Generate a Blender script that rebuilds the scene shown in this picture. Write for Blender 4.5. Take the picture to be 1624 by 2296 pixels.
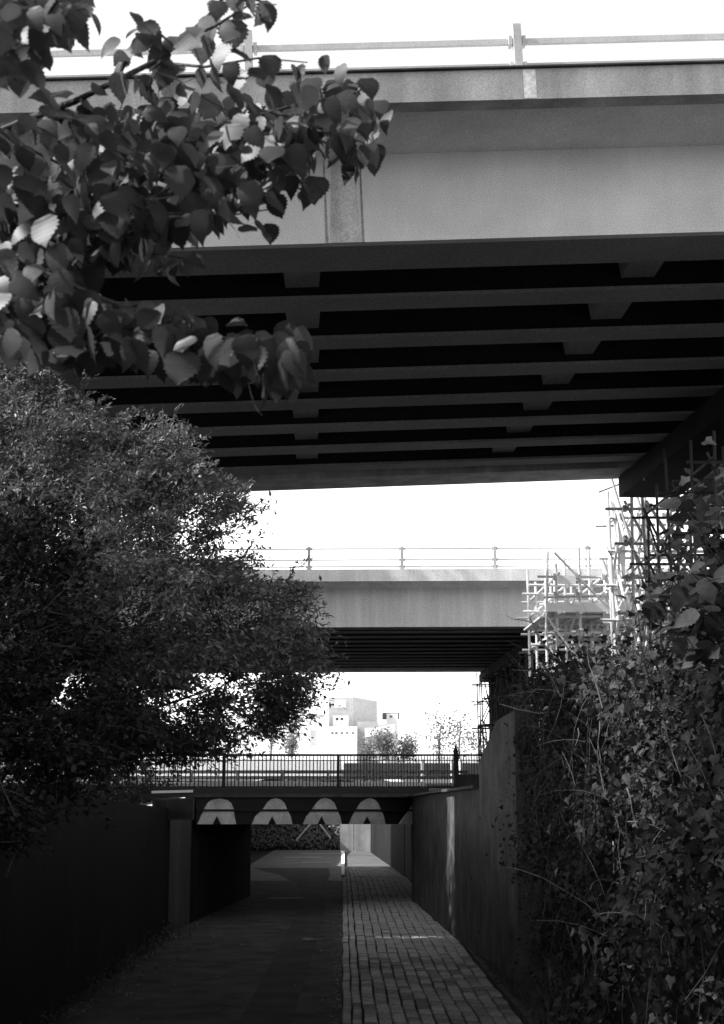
import bpy, math, random
import numpy as np
from mathutils import Vector, Matrix
random.seed(7); rng = np.random.default_rng(7)
S = bpy.context.scene
for o in list(bpy.data.objects): bpy.data.objects.remove(o)
COL = S.collection
R = math.radians

# ---------------------------------------------------------------- camera, sky, sun, exposure
PITCH = math.atan(552/3189.0); EYE = 1.6
cam_d = bpy.data.cameras.new('camera'); cam = bpy.data.objects.new('camera', cam_d); COL.objects.link(cam)
cam.location = (0, 0, EYE); cam.rotation_euler = (R(90)+PITCH, 0, 0)
cam_d.sensor_fit = 'VERTICAL'; cam_d.sensor_height = 36; cam_d.sensor_width = 25.46; cam_d.lens = 50
cam_d.clip_start = 0.1; cam_d.clip_end = 5000
cam_d.dof.use_dof = True; cam_d.dof.focus_distance = 24; cam_d.dof.aperture_fstop = 9
S.camera = cam
SUN_EL, SUN_AZ = R(42), R(-97)          # azimuth measured from the lane's far end towards the left
W = bpy.data.worlds.new("World"); S.world = W; W.use_nodes = True
wn, wl = W.node_tree.nodes, W.node_tree.links
bg = wn['Background']; sky = wn.new('ShaderNodeTexSky'); sky.sky_type = 'NISHITA'
sky.sun_disc = False; sky.sun_elevation = SUN_EL; sky.sun_rotation = SUN_AZ
sky.air_density = 1.0; sky.dust_density = 1.0; sky.ozone_density = 1.0
bw = wn.new('ShaderNodeRGBToBW'); wl.new(sky.outputs[0], bw.inputs[0]); wl.new(bw.outputs[0], bg.inputs[0])
bg.inputs[1].default_value = 0.15
sd = bpy.data.lights.new('sun', 'SUN'); sun = bpy.data.objects.new('sun', sd); COL.objects.link(sun)
sd.energy = 3.2; sd.angle = R(0.5); sd.color = (1, 1, 1)
tosun = Vector((math.sin(SUN_AZ)*math.cos(SUN_EL), math.cos(SUN_AZ)*math.cos(SUN_EL), math.sin(SUN_EL)))
sun.rotation_euler = tosun.to_track_quat('Z', 'Y').to_euler()
S.view_settings.view_transform = 'Standard'; S.view_settings.look = 'None'
S.view_settings.exposure = 1.92; S.view_settings.gamma = 1.0
S.view_settings.use_curve_mapping = False

# ---------------------------------------------------------------- helpers
F = 3189.0
cT, sT = math.cos(PITCH), math.sin(PITCH)
def U(px, py, Y):
    """world point at distance Y ahead seen in direction (px,py) of a 1624x2296 sheet"""
    a, b = (px-812)/F, (1148-py)/F
    d = Vector((a, cT-b*sT, sT+b*cT)); t = Y/d.y
    return Vector((d.x*t, Y, EYE+d.z*t))
def laneZ(Y): return -1.53-0.0266*Y
def tag(o, label=None, cat=None, group=None, kind=None):
    if label: o['label'] = label
    if cat: o['category'] = cat
    if group: o['group'] = group
    if kind: o['kind'] = kind
    return o
def empty(name, loc, label, cat, group=None, rot=(0, 0, 0)):
    o = bpy.data.objects.new(name, None); COL.objects.link(o); o.location = loc; o.rotation_euler = rot
    o.empty_display_size = .2
    return tag(o, label, cat, group)
def link(o, parent=None, local=False):
    COL.objects.link(o)
    if parent is not None:
        o.parent = parent
        if not local: o.matrix_parent_inverse = Matrix.Translation(-parent.location) if not parent.parent else Matrix.Identity(4)
    return o
class MB:
    def __init__(s): s.v = []; s.f = []
    def hexa(s, p):   # 8 points: bottom ring 4, top ring 4
        n = len(s.v); s.v += [tuple(q) for q in p]
        s.f += [tuple(n+i for i in q) for q in ((3,2,1,0),(4,5,6,7),(0,1,5,4),(1,2,6,5),(2,3,7,6),(3,0,4,7))]
        return s
    def box(s, x0, x1, y0, y1, z0, z1):
        return s.hexa([(x0,y0,z0),(x1,y0,z0),(x1,y1,z0),(x0,y1,z0),(x0,y0,z1),(x1,y0,z1),(x1,y1,z1),(x0,y1,z1)])
    def tube(s, pts, r0, r1=None, n=6, cap=True):
        pts = [Vector(p) for p in pts]; r1 = r0 if r1 is None else r1; b = len(s.v); m = len(pts)
        for i, p in enumerate(pts):
            t = (pts[min(i+1, m-1)]-pts[max(i-1, 0)]).normalized()
            a = t.orthogonal().normalized() if i == 0 else (a-t*a.dot(t)).normalized()
            c = t.cross(a); r = r0+(r1-r0)*i/max(1, m-1)
            for k in range(n):
                g = 2*math.pi*k/n; s.v.append(tuple(p+(a*math.cos(g)+c*math.sin(g))*r))
        for i in range(m-1):
            for k in range(n):
                k2 = (k+1) % n
                s.f.append((b+i*n+k, b+i*n+k2, b+(i+1)*n+k2, b+(i+1)*n+k))
        if cap:
            s.f.append(tuple(b+k for k in range(n))[::-1]); s.f.append(tuple(b+(m-1)*n+k for k in range(n)))
        return s
    def prism(s, poly, off):   # poly list of 3d points, extruded by off
        n = len(s.v); m = len(poly); off = Vector(off)
        s.v += [tuple(p) for p in poly]+[tuple(Vector(p)+off) for p in poly]
        s.f.append(tuple(range(n, n+m))); s.f.append(tuple(range(n+2*m-1, n+m-1, -1)))
        for i in range(m): j = (i+1) % m; s.f.append((n+j, n+i, n+m+i, n+m+j))
        return s
    def wall(s, pts, th):   # pts: (x,y,z0,z1) along a line, th sideways thickness (left of direction)
        for a, b in zip(pts[:-1], pts[1:]):
            d = Vector((b[0]-a[0], b[1]-a[1], 0)).normalized(); nx, ny = -d.y*th, d.x*th
            s.hexa([(a[0],a[1],a[2]),(b[0],b[1],b[2]),(b[0]+nx,b[1]+ny,b[2]),(a[0]+nx,a[1]+ny,a[2]),
                    (a[0],a[1],a[3]),(b[0],b[1],b[3]),(b[0]+nx,b[1]+ny,b[3]),(a[0]+nx,a[1]+ny,a[3])])
        return s
    def mesh(s, name, m, smooth=False):
        me = bpy.data.meshes.new(name); me.from_pydata(s.v, [], s.f)
        if m: me.materials.append(m)
        if smooth: me.polygons.foreach_set('use_smooth', [True]*len(me.polygons))
        me.update(); return me
    def build(s, name, m, parent=None, local=False, smooth=False):
        return link(bpy.data.objects.new(name, s.mesh(name, m, smooth)), parent, local)

def np_mesh(name, V, Fq, mat):
    me = bpy.data.meshes.new(name); nV = len(V); k = Fq.shape[1]; nF = len(Fq)
    me.vertices.add(nV); me.vertices.foreach_set('co', V.astype(np.float32).ravel())
    me.loops.add(nF*k); me.loops.foreach_set('vertex_index', Fq.astype(np.int32).ravel())
    me.polygons.add(nF); me.polygons.foreach_set('loop_start', np.arange(0, nF*k, k, dtype=np.int32))
    me.materials.append(mat); me.update(calc_edges=True); return me
LANCE = (np.array([(0,0,0),(.45,.5,.10),(1,0,-.05),(.45,-.5,.10),(.45,0,0)], float), np.array([(0,4,1),(1,4,2),(0,3,4),(3,2,4)]))
IVY = (np.array([(0,0,0),(-.12,.38,.04),(.25,.55,.08),(.45,.25,.05),(1,0,-.08),(.45,-.25,.05),(.25,-.55,.08),(-.12,-.38,.04)], float),
       np.array([(0,2,1),(0,3,2),(0,4,3),(0,5,4),(0,6,5),(0,7,6)]))
def leaves(name, P, D, N, L, wr, mat, parent, tmpl=LANCE, kind='stuff'):
    P = np.asarray(P, float); D = D/np.linalg.norm(D, axis=1, keepdims=True)
    N = N-D*np.sum(N*D, axis=1, keepdims=True); N /= np.linalg.norm(N, axis=1, keepdims=True)+1e-9
    B = np.cross(N, D); T, TF = tmpl; n = len(P); k = len(T); L = L[:, None, None]
    V = P[:, None, :]+L*(T[None, :, 0:1]*D[:, None, :]+T[None, :, 1:2]*wr*B[:, None, :]+T[None, :, 2:3]*N[:, None, :])
    Fq = (np.arange(n)[:, None, None]*k+TF[None]).reshape(-1, 3)
    o = bpy.data.objects.new(name, np_mesh(name, V.reshape(-1, 3), Fq, mat)); link(o, parent)
    if kind: o['kind'] = kind
    return o
def rnd_unit(n):
    v = rng.normal(size=(n, 3)); return v/np.linalg.norm(v, axis=1, keepdims=True)

# ---------------------------------------------------------------- materials (the film is black and white: all greys)
M = {}
def gm(name, val, var=.25, scale=3., rough=.85, bump=.0, fine=0., fscale=60., streak=0., metal=0., spec=.3, trans=0.):
    m = bpy.data.materials.new(name); m.use_nodes = True; n, l = m.node_tree.nodes, m.node_tree.links
    p = n['Principled BSDF']; tc = n.new('ShaderNodeTexCoord'); geo = n.new('ShaderNodeNewGeometry')
    ns = n.new('ShaderNodeTexNoise'); ns.inputs['Scale'].default_value = scale; ns.inputs['Detail'].default_value = 6
    ns.inputs['Roughness'].default_value = .62
    l.new(tc.outputs['Object'] if var < 5 else geo.outputs['Position'], ns.inputs[0])
    mr = n.new('ShaderNodeMapRange'); mr.inputs[1].default_value = .3; mr.inputs[2].default_value = .7
    mr.inputs[3].default_value = 1-var; mr.inputs[4].default_value = 1+var; l.new(ns.outputs[0], mr.inputs[0]); out = mr.outputs[0]
    def mul(a, b):
        q = n.new('ShaderNodeMath'); q.operation = 'MULTIPLY'; l.new(a, q.inputs[0])
        if isinstance(b, float): q.inputs[1].default_value = b
        else: l.new(b, q.inputs[1])
        return q.outputs[0]
    if fine:
        f = n.new('ShaderNodeTexNoise'); f.inputs['Scale'].default_value = fscale; f.inputs['Detail'].default_value = 3; l.new(tc.outputs['Object'], f.inputs[0])
        g = n.new('ShaderNodeMapRange'); g.inputs[1].default_value = .3; g.inputs[2].default_value = .7
        g.inputs[3].default_value = 1-fine; g.inputs[4].default_value = 1+fine; l.new(f.outputs[0], g.inputs[0]); out = mul(out, g.outputs[0])
    if streak:   # rain streaks running down
        mp = n.new('ShaderNodeMapping'); mp.inputs['Scale'].default_value = (.9, .9, .07); l.new(tc.outputs['Object'], mp.inputs[0])
        f = n.new('ShaderNodeTexNoise'); f.inputs['Scale'].default_value = 2.0; f.inputs['Detail'].default_value = 3; f.inputs['Roughness'].default_value = .7
        l.new(mp.outputs[0], f.inputs[0])
        g = n.new('ShaderNodeMapRange'); g.inputs[1].default_value = .38; g.inputs[2].default_value = .68
        g.inputs[3].default_value = 1-streak; g.inputs[4].default_value = 1+.4*streak; l.new(f.outputs[0], g.inputs[0]); out = mul(out, g.outputs[0])
    oi = n.new('ShaderNodeObjectInfo'); orr = n.new('ShaderNodeMapRange'); orr.inputs[3].default_value = .9; orr.inputs[4].default_value = 1.1
    if name in ('paving', 'lime_leaf'): orr.inputs[3].default_value = .55; orr.inputs[4].default_value = 1.45
    l.new(oi.outputs['Random'], orr.inputs[0]); out = mul(out, orr.outputs[0])
    out = mul(out, float(val)); l.new(out, p.inputs['Base Color'])
    p.inputs['Roughness'].default_value = rough; p.inputs['Metallic'].default_value = metal; p.inputs['Specular IOR Level'].default_value = spec
    if bump:
        b = n.new('ShaderNodeBump'); b.inputs['Strength'].default_value = bump; b.inputs['Distance'].default_value = .02
        l.new(ns.outputs[0] if not fine else f.outputs[0], b.inputs['Height']); l.new(b.outputs[0], p.inputs['Normal'])
    if trans:
        t = n.new('ShaderNodeBsdfTranslucent'); l.new(mul(out, 1.6), t.inputs[0]); mx = n.new('ShaderNodeMixShader'); mx.inputs[0].default_value = trans
        l.new(p.outputs[0], mx.inputs[1]); l.new(t.outputs[0], mx.inputs[2]); l.new(mx.outputs[0], n['Material Output'].inputs[0])
    if val < .15 and not trans and name not in ('window',): p.inputs['Specular IOR Level'].default_value = .08
    if name == 'paving': p.inputs['Specular IOR Level'].default_value = .08
    M[name] = m; return m
gm('concrete', .58, .16, .8, fine=.3, fscale=75, streak=.06, bump=.15)
gm('concrete_edge', .42, .2, 1.2, fine=.28, fscale=75, streak=.3, bump=.15)
gm('girder_gap_shade', .02, .15, .7, fine=.2, fscale=20)  # shade between the flanges put into a near-black web and slab colour
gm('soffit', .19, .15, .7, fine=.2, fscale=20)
gm('far_concrete', .64, .14, .3, fine=.25, fscale=25, streak=.18)
gm('dark_concrete', .07, .25, .6, fine=.15, fscale=20, streak=.3, bump=.2)
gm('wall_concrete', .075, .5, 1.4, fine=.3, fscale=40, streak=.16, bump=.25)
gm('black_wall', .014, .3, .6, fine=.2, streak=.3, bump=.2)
gm('pale_steel', .62, .08, 2, rough=.5)
gm('rail_steel', .40, .1, 3, rough=.55, fine=.15)
gm('galvanised', .45, .2, 4, rough=.5, metal=.3, fine=.15)
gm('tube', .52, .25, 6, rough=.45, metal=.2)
gm('shaded_tube', .10, .3, 6, rough=.6)  # scaffold tube with the shade under the bridges put into its colour
gm('board', .30, .3, 3, rough=.8, fine=.2)
gm('black_paint', .025, .2, 3, rough=.5)
gm('mural', .58, .22, 2.5, fine=.22, fscale=30)
gm('asphalt', .058, .5, 1.3, rough=.95, fine=.4, fscale=60, bump=.4)
gm('pale_lit_asphalt', .085, .3, .8, rough=.8, fine=.3, fscale=40)  # daylight beyond the underpass put into a paler asphalt
gm('asphalt_patch', .040, .35, 1.0, rough=.95, fine=.3, fscale=45, bump=.3)
gm('paving', .24, .2, 2.2, rough=.85, fine=.3, fscale=30, bump=.3)
gm('joint', .008, .3, 3)
gm('marking', .16, .3, 2, fine=.3)
gm('earth', .012, .4, .8, fine=.3, bump=.5)
gm('ground', .20, .3, .2, fine=.2, fscale=4)
gm('white_paint', .8, .06, 1)
gm('building_white', .85, .06, .3)
gm('building_grey', .38, .10, .3, fine=.1, fscale=2)
gm('building_dark', .16, .1, .3)
gm('window', .05, .1, 1, rough=.2)
gm('bark', .05, .4, 8, fine=.3, bump=.5)
gm('pale_stem', .2, .3, 8, fine=.2)
gm('grey_stem', .10, .3, 8, fine=.2)
gm('lime_leaf', .044, .45, 9., rough=.5, trans=.45, spec=.4)
gm('shrub_leaf', .11, .6, 7., rough=.5, trans=.30, spec=.5)
gm('ivy_leaf', .021, .7, 5., rough=.6, trans=.2, spec=.22)
gm('far_leaf', .12, .3, .3, rough=.6, trans=.35)
gm('grass', .075, .4, 1, trans=.2)
gm('stain', .44, .2, 3, fine=.3, fscale=75, streak=.3)
gm('stain_edge', .30, .4, 5, fine=.3, fscale=60, streak=.3)

CYL = {}
def rod(name, a, b, r, mat, parent):
    """a straight tube: shares one unit cylinder per material"""
    if mat not in CYL:
        q = MB(); q.tube([(0,0,0),(0,0,1)], 1, n=8); CYL[mat] = q.mesh('tube', M[mat])
    a, b = Vector(a), Vector(b); d = b-a
    o = bpy.data.objects.new(name, CYL[mat]); COL.objects.link(o)
    mw = Matrix.Translation(a) @ d.to_track_quat('Z', 'Y').to_matrix().to_4x4() @ Matrix.Diagonal((r, r, d.length, 1))
    o.parent = parent; o.matrix_basis = Matrix.Translation(-parent.location) @ mw
    return o

# ---------------------------------------------------------------- ground, lane, walls
PL = .45
g = MB()
def quad(mb, pts): n = len(mb.v); mb.v += [tuple(p) for p in pts]; mb.f.append((n, n+1, n+2, n+3))
quad(g, [(-2500,-200,PL),(-5.35,-200,PL),(-5.35,45,PL),(-2500,45,PL)])
quad(g, [(-2500,45,PL),(-5.35,45,PL),(-5.35,95,PL),(-2500,95,PL)])
quad(g, [(3.9,-200,PL),(2500,-200,PL),(2500,95,PL),(3.9,95,PL)])
quad(g, [(2.0,45,PL),(3.9,45,PL),(3.9,95,PL),(2.0,95,PL)])
quad(g, [(-2500,95,PL),(2500,95,PL),(2500,3000,PL),(-2500,3000,PL)])
tag(g.build('ground', M['ground']), kind='structure')
def strip(name, mat, pts, dz, zf=laneZ):  # pts (xl, xr, Y)
    mb = MB()
    for xl, xr, Y in pts: mb.v += [(xl, Y, zf(Y)+dz), (xr, Y, zf(Y)+dz)]
    mb.f = [(2*i, 2*i+1, 2*i+3, 2*i+2) for i in range(len(pts)-1)]
    return mb.build(name, M[mat])
def leftE(Y): return -.59-.0132*(Y-45)        # left edge of the paving
def rightE(Y): return 1.95+.0128*(45-Y) if Y <= 57 else 1.8-.1*(Y-57)
lb = strip('lane_bed', 'earth', [(-7, 4.5, Y) for Y in (-30, 20, 45, 60, 96)], -.05); tag(lb, kind='structure')
rd = strip('road', 'asphalt', [(-5.3, leftE(Y)-.01, Y) for Y in range(-30, 96, 3)], 0); tag(rd, kind='structure')
tag(strip('road', 'pale_lit_asphalt', [(-5.3, leftE(Y)-.01, Y) for Y in range(56, 96, 3)], .004), kind='structure')
tag(strip('road', 'pale_lit_asphalt', [(leftE(Y)+.1, 1.9, Y) for Y in range(61, 96, 4)], -.012), kind='structure')
tag(strip('road_patch', 'asphalt_patch', [(-1.75, -1.0, 8), (-1.75, -1.0, 30), (-1.8, -1.0, 40), (-2.0, -1.2, 48), (-2.4, -1.35, 54), (-3.4, -1.3, 60), (-5.0, -1.5, 66)], .009), kind='structure')
for i, (x0, x1, y0, y1) in enumerate([(-3.0,-1.9,46.2,46.5), (-4.2,-2.2,77,78.2), (-3.0,-1.5,71,71.8), (-3.6,-1.2,82,83)]):
    tag(strip('road_marking', 'marking', [(x0, x1, y0), (x0+.1, x1+.1, y1)], .014), kind='structure')
# pale kerb edging where the paving meets the road beyond the underpass
k = MB(); k.hexa([(leftE(58)-.05,58,laneZ(58)-.05),(leftE(58)+.07,58,laneZ(58)-.05),(leftE(84)+.1,84,laneZ(84)-.05),(leftE(84)-.1,84,laneZ(84)-.05),
        (leftE(58)-.05,58,laneZ(58)+.12),(leftE(58)+.07,58,laneZ(58)+.12),(leftE(84)+.1,84,laneZ(84)+.12),(leftE(84)-.1,84,laneZ(84)+.12)])
tag(k.build('kerb', M['far_concrete']), 'pale kerb running along the road beyond the underpass', 'kerb')

# paving: a bed and rows of blocks
pv = empty('paving', (0, 20, laneZ(20)), None, None); pv['kind'] = 'structure'
mb = MB()
for Y in (-5, 20, 45, 57, 68): mb.v += [(leftE(Y), Y, laneZ(Y)-.02), (rightE(Y)+.15, Y, laneZ(Y)-.02)]
mb.f = [(2*i, 2*i+1, 2*i+3, 2*i+2) for i in range(4)]
mb.build('paving_bed', M['joint'], pv)
def blockmesh(wd, ln, h=.05, c=.014):
    q = MB(); r = [(wd/2, ln/2), (wd/2-c, ln/2-c)]
    for (a, b), z in ((r[0], -.03), (r[0], h-c), (r[1], h)): q.v += [(-a,-b,z),(a,-b,z),(a,b,z),(-a,b,z)]
    for j in (0, 4):
        for i in range(4): i2 = (i+1) % 4; q.f.append((j+i, j+i2, j+4+i2, j+4+i))
    q.f.append((8,9,10,11)); return q
rows = [(0., .13), (.15, .13)]+[(.31+.206*i, .19) for i in range(11)]
fracs = []
bm = {.13: blockmesh(.13, .30).mesh('block', M['paving']), .19: blockmesh(.186, .40).mesh('block', M['paving'])}
blocks = []
for ri, (x0, wd) in enumerate(rows):
    ln = .32 if wd < .15 else .43; Y = 12+random.random()*ln
    while Y < 66:
        s = (rightE(Y)-leftE(Y))/2.56
        x = leftE(Y)+(x0+wd/2)*s+.008*math.sin(Y*1.7+ri)
        if Y > 57: x = leftE(Y)+(x0+wd/2)*(rightE(Y)-leftE(Y))/2.56
        blocks.append((Y, x, wd, s)); Y += ln*(1+random.uniform(-.06, .06))
blocks.sort()
vis = [b for b in blocks if b[0] > 19.6]; objs = vis[:300]; rest = vis[300:]+[b for b in blocks if b[0] <= 19.6 and b[0] > 16]
sl = math.atan(-.0266)
for Y, x, wd, s in objs:
    o = bpy.data.objects.new('paving_block', bm[wd]); link(o, pv)
    o.location = (x, Y, laneZ(Y)+random.uniform(-.016, .012)); o.rotation_euler = (sl+random.uniform(-.02,.02), random.uniform(-.03,.03), random.uniform(-.02,.02)+.013)
    o.scale = (s*random.uniform(.95, 1.0), random.uniform(.99, 1.045), 1)
mb = MB()
for Y, x, wd, s in rest:
    q = blockmesh(wd*s*random.uniform(.94, 1.02), (.30 if wd < .15 else .40)*random.uniform(.99, 1.045)); n = len(mb.v); z = laneZ(Y)+random.uniform(-.014, .01); tl = random.uniform(-.03, .03)
    mb.v += [(a+x, b+Y, c+z-.0266*b+tl*a) for a, b, c in q.v]; mb.f += [tuple(n+i for i in f) for f in q.f]
mb.build('paving_blocks', M['paving'], pv)['kind'] = 'stuff'
# kerb stones along the right edge of the paving
ks = MB(); ks.box(0,.13,0,.88,-.1,.09); ksm = ks.mesh('kerb_stone', M['dark_concrete'])
for i in range(38):
    Y = 12+i*.9; o = bpy.data.objects.new('kerb_stone', ksm); link(o, pv)
    o.location = (rightE(Y)+.02, Y, laneZ(Y)+random.uniform(-.01,.02)); o.rotation_euler = (sl, random.uniform(-.04,.04), .0128+random.uniform(-.01,.01))

# retaining walls
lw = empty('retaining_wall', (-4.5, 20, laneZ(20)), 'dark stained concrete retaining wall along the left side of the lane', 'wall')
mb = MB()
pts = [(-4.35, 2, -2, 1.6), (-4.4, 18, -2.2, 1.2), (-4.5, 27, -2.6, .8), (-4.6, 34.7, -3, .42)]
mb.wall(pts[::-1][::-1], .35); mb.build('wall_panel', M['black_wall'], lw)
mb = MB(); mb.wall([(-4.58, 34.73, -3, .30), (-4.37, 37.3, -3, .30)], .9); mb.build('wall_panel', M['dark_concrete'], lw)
rw = empty('retaining_wall', (2.6, 38, laneZ(38)), 'tall grey concrete wall on the right, stepping up beside the paving', 'wall')
P0, P1, P2, P3, P4 = (1.92, 45.0), (2.30, 37.0), (2.68, 28.2), (2.78, 25.4), (2.87, 23.3)
def seg(a, b, za, zb, m, nm='wall_panel', th=-.4):
    q = MB(); q.wall([(a[0], a[1], -4.2, za), (b[0], b[1], -4.2, zb)], th); return q.build(nm, M[m], rw)
gap = .03
def lerp(a, b, t): return (a[0]+(b[0]-a[0])*t, a[1]+(b[1]-a[1])*t)
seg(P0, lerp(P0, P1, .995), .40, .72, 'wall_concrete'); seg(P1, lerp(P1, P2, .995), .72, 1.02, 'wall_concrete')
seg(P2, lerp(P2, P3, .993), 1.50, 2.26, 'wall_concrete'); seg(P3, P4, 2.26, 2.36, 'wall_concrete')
q = MB(); q.wall([(P0[0]-.03, 45.0, .40, .46), (P1[0]-.03, P1[1], .72, .78), (P2[0]-.03, P2[1], 1.02, 1.08)], -.5); q.build('coping', M['dark_concrete'], rw)

# ---------------------------------------------------------------- low bridge with painted beam
# the low bridge crosses at a skew: its face runs along Y = 37.3 + 1.236*(X + 4.35)
def L(px, py, off=0.):
    a, b = (px-812)/F, (1148-py)/F; d = Vector((a, cT-b*sT, sT+b*cT)); t = (37.3+off+1.236*4.35)/(d.y-1.236*d.x)
    return Vector((d.x*t, d.y*t, EYE+d.z*t))
BN = Vector((-1.236, 1, 0)).normalized()       # straight back from the face
def slab(nm, m, par, px0, px1, py0, py1, off, dep, along=None):
    a, b, c, d = L(px0, py1, off), L(px1, py1, off), L(px1, py0, off), L(px0, py0, off); v = along if along is not None else BN*dep
    q = MB(); q.hexa([a, b, b+v, a+v, d, c, c+v, d+v]); return q.build(nm, M[m], par)
ub = empty('low_bridge', (-1.7, 41, laneZ(41)), 'low dark underpass bridge with painted arches along its face', 'bridge')
back = Vector((-.9, 11.0, 0))
slab('face_beam', 'black_paint', ub, 440, 944, 1788, 1848, 0, .4)
slab('ledge', 'dark_concrete', ub, 338, 962, 1780, 1787.6, -.35, .4)
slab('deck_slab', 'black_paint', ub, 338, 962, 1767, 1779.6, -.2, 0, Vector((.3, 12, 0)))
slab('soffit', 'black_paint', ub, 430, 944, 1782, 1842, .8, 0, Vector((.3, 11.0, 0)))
q = MB(); q.wall([(-4.36, 37.32, -4.2, .5), (-3.62, 47.5, -4.2, .5)], .6); q.build('abutment', M['black_wall'], ub)
q = MB(); q.wall([(1.9, 45.02, -4.2, .38), (1.74, 59.5, -4.2, .38)], -.6); q.build('abutment', M['black_wall'], ub)
arch = [(444,1848,530,462,474,513,1791,487), (566,1848,656,596,606,632,1790,611), (681,1848,767,707,716,744,1790,722), (784,1848,865,806,818,842,1790,824)]
for xl, yb, xr, l1, l2, r1, yt, nx in arch:
    w = xr-xl
    out = [(nx-10, yb), (xl, yb), (xl+w*.08, yb-17), (l1-4, yt+22), (l1+4, yt+9), (l2+3, yt+2), ((l2+r1)/2, yt-1), (r1-2, yt+3), (r1+6, yt+10), (r1+12, yt+24) if r1+12 < xr-4 else (xr-5, yt+24), (xr-4, yb-18), (xr, yb), (nx+9, yb), (nx, yb-19)]
    q = MB(); q.prism([L(a, b, -.06) for a, b in out], BN*.03); q.build('painted_arch', M['mural'], ub)
q = MB(); q.prism([L(a, b, -.06) for a, b in ((895,1848),(908,1830),(928,1802),(941,1792),(941,1848))], BN*.03); q.build('painted_arch', M['mural'], ub)
slab('flange', 'black_paint', ub, 442, 943, 1814.5, 1819, -.12, .03)
# panel box on the left wing
pb = empty('wall_box', (-5, 35.2, .3), 'dull rectangular panel box set on the left wall beside the painted beam', 'box')
a, b = U(342, 1790, 34.4), U(432, 1838, 34.4)
q = MB(); q.box(a.x, b.x, 34.45, 34.7, b.z, a.z); q.build('body', M['dark_concrete'], pb)
q = MB()
for x0, x1, z0, z1 in ((a.x,b.x,a.z-.05,a.z), (a.x,b.x,b.z,b.z+.04), (a.x,a.x+.08,b.z+.04,a.z-.05), (b.x-.15,b.x,b.z+.04,a.z-.05)): q.box(x0, x1, 34.4, 34.447, z0, z1)
q.build('frame', M['wall_concrete'], pb)
wgw = MB(); wgw.box(-16, -5.1, 35.6, 36.0, -4, .43); tag(wgw.build('wing_wall', M['black_wall']), 'dark wing wall left of the underpass opening', 'wall')
a, b = L(340, 1779, -.5), L(432, 1772, -.5)
st = MB(); st.hexa([(a.x,a.y,a.z),(b.x,b.y,a.z),(b.x,b.y+.12,a.z),(a.x,a.y+.12,a.z),(a.x,a.y,a.z+.06),(b.x,b.y,a.z+.06),(b.x,b.y+.12,a.z+.06),(a.x,a.y+.12,a.z+.06)]); tag(st.build('stone_ledge', M['white_paint']), 'thin stone ledge with its sunlight painted white at left end of low bridge', 'ledge')  # white colour stands in for sunlight on the ledge

# railings on the low bridge
fe = empty('metal_railing', (-2, 40.4, .6), 'black upright-bar metal railing on top of the low bridge', 'railing')
for py, r_ in ((1693, .031), (1705, .014), (1765, .026)): rod('rail', L(95, py, .3), L(1135, py, .3), r_, 'black_paint', fe)
A_, B_ = L(95, 1693, .3), L(1135, 1693, .3); n = int((B_-A_).length/.152)
A0, B0 = L(95, 1768, .3), L(1135, 1768, .3)
for i in range(n):
    t = (i+.5)/n+random.uniform(-.0006, .0006); p = A_.lerp(B_, t); f = (p.x-A0.x)/(B0.x-A0.x)
    rod('bar', A0.lerp(B0, f)+Vector((random.uniform(-.008, .008), 0, 0)), p, .0145, 'black_paint', fe)
for px in (246, 503, 759, 1022):
    t_, b_ = L(px, 1693, .3), L(px, 1770, .3); o = MB(); w = .04 if px != 1022 else .07
    o.box(t_.x-w, t_.x+w, t_.y-.07, t_.y+.07, b_.z, t_.z+(.02 if px != 1022 else .10)); po = o.build('post', M['black_paint'], fe)
    if px == 1022:
        x, y, z = t_; q = MB(); q.tube([(x,y,z+.1),(x,y,z+.14),(x,y,z+.17),(x,y,z+.22),(x,y,z+.3)], .10, .02, n=8)
        fo = bpy.data.objects.new('finial', q.mesh('finial', M['black_paint'])); COL.objects.link(fo); fo.parent = po; fo.matrix_parent_inverse = Matrix.Identity(4)

# things on the plateau behind the railing
for px, y0 in ((948, 1703), (1013, 1703), (1033, 1703)):
    c = U(px, 1753, 69); t = U(px, y0, 69); b = MB(); b.tube([(c.x,69,PL),(c.x,69,t.z-.03),(c.x,69,t.z)], .078, .068, n=10)
    tag(b.build('bollard', M['white_paint']), {948:'white bollard left of the finial post, standing alone', 1013:'white bollard just left of the finial post', 1033:'white bollard just right of the finial post'}[px], 'bollard', 'white bollards behind the railing')
bl = empty('balustrade', (-3, 52, PL), 'low pale concrete balustrade behind the railing', 'balustrade')
xa, xb = U(330, 1765, 52).x, U(795, 1765, 52).x
q = MB(); q.box(xa, xb, 51.9, 52.1, .45, .52); q.build('base', M['dark_concrete'], bl)
nb = int((xb-xa)/.27)
bal = MB(); bal.tube([(0,0,0),(0,0,.06),(0,0,.14),(0,0,.24)], .05, .035, n=8); balm = bal.mesh('baluster', M['white_paint'])
for i in range(nb):
    o = bpy.data.objects.new('baluster', balm); link(o, bl); o.location = (xa+.1+i*.27, 52, .52); o.scale = (1, 1, random.uniform(.9, 1.1))
q = MB(); q.box(xa, xb, 51.92, 52.08, .765, .80); q.build('top_rail', M['dark_concrete'], bl)
gr = empty('crash_barrier', (0, 62, PL), 'long grey crash barrier of two rails behind the railing', 'barrier')
for z in (.78, 1.02):
    q = MB(); q.box(-22, 4.6, 61.9, 61.98, z-.07, z+.07); q.build('barrier_rail', M['galvanised'], gr)
for i in range(14):
    q = MB(); q.box(-21+i*1.95, -20.9+i*1.95, 62, 62.1, PL, 1.1); q.build('post', M['galvanised'], gr)
q = MB(); q.box(-30, -1.15, 80, 80.4, PL, 1.45); tag(q.build('boundary_wall', M['building_white']), 'long whitewashed boundary wall seen through left half of the railing', 'wall')
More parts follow.
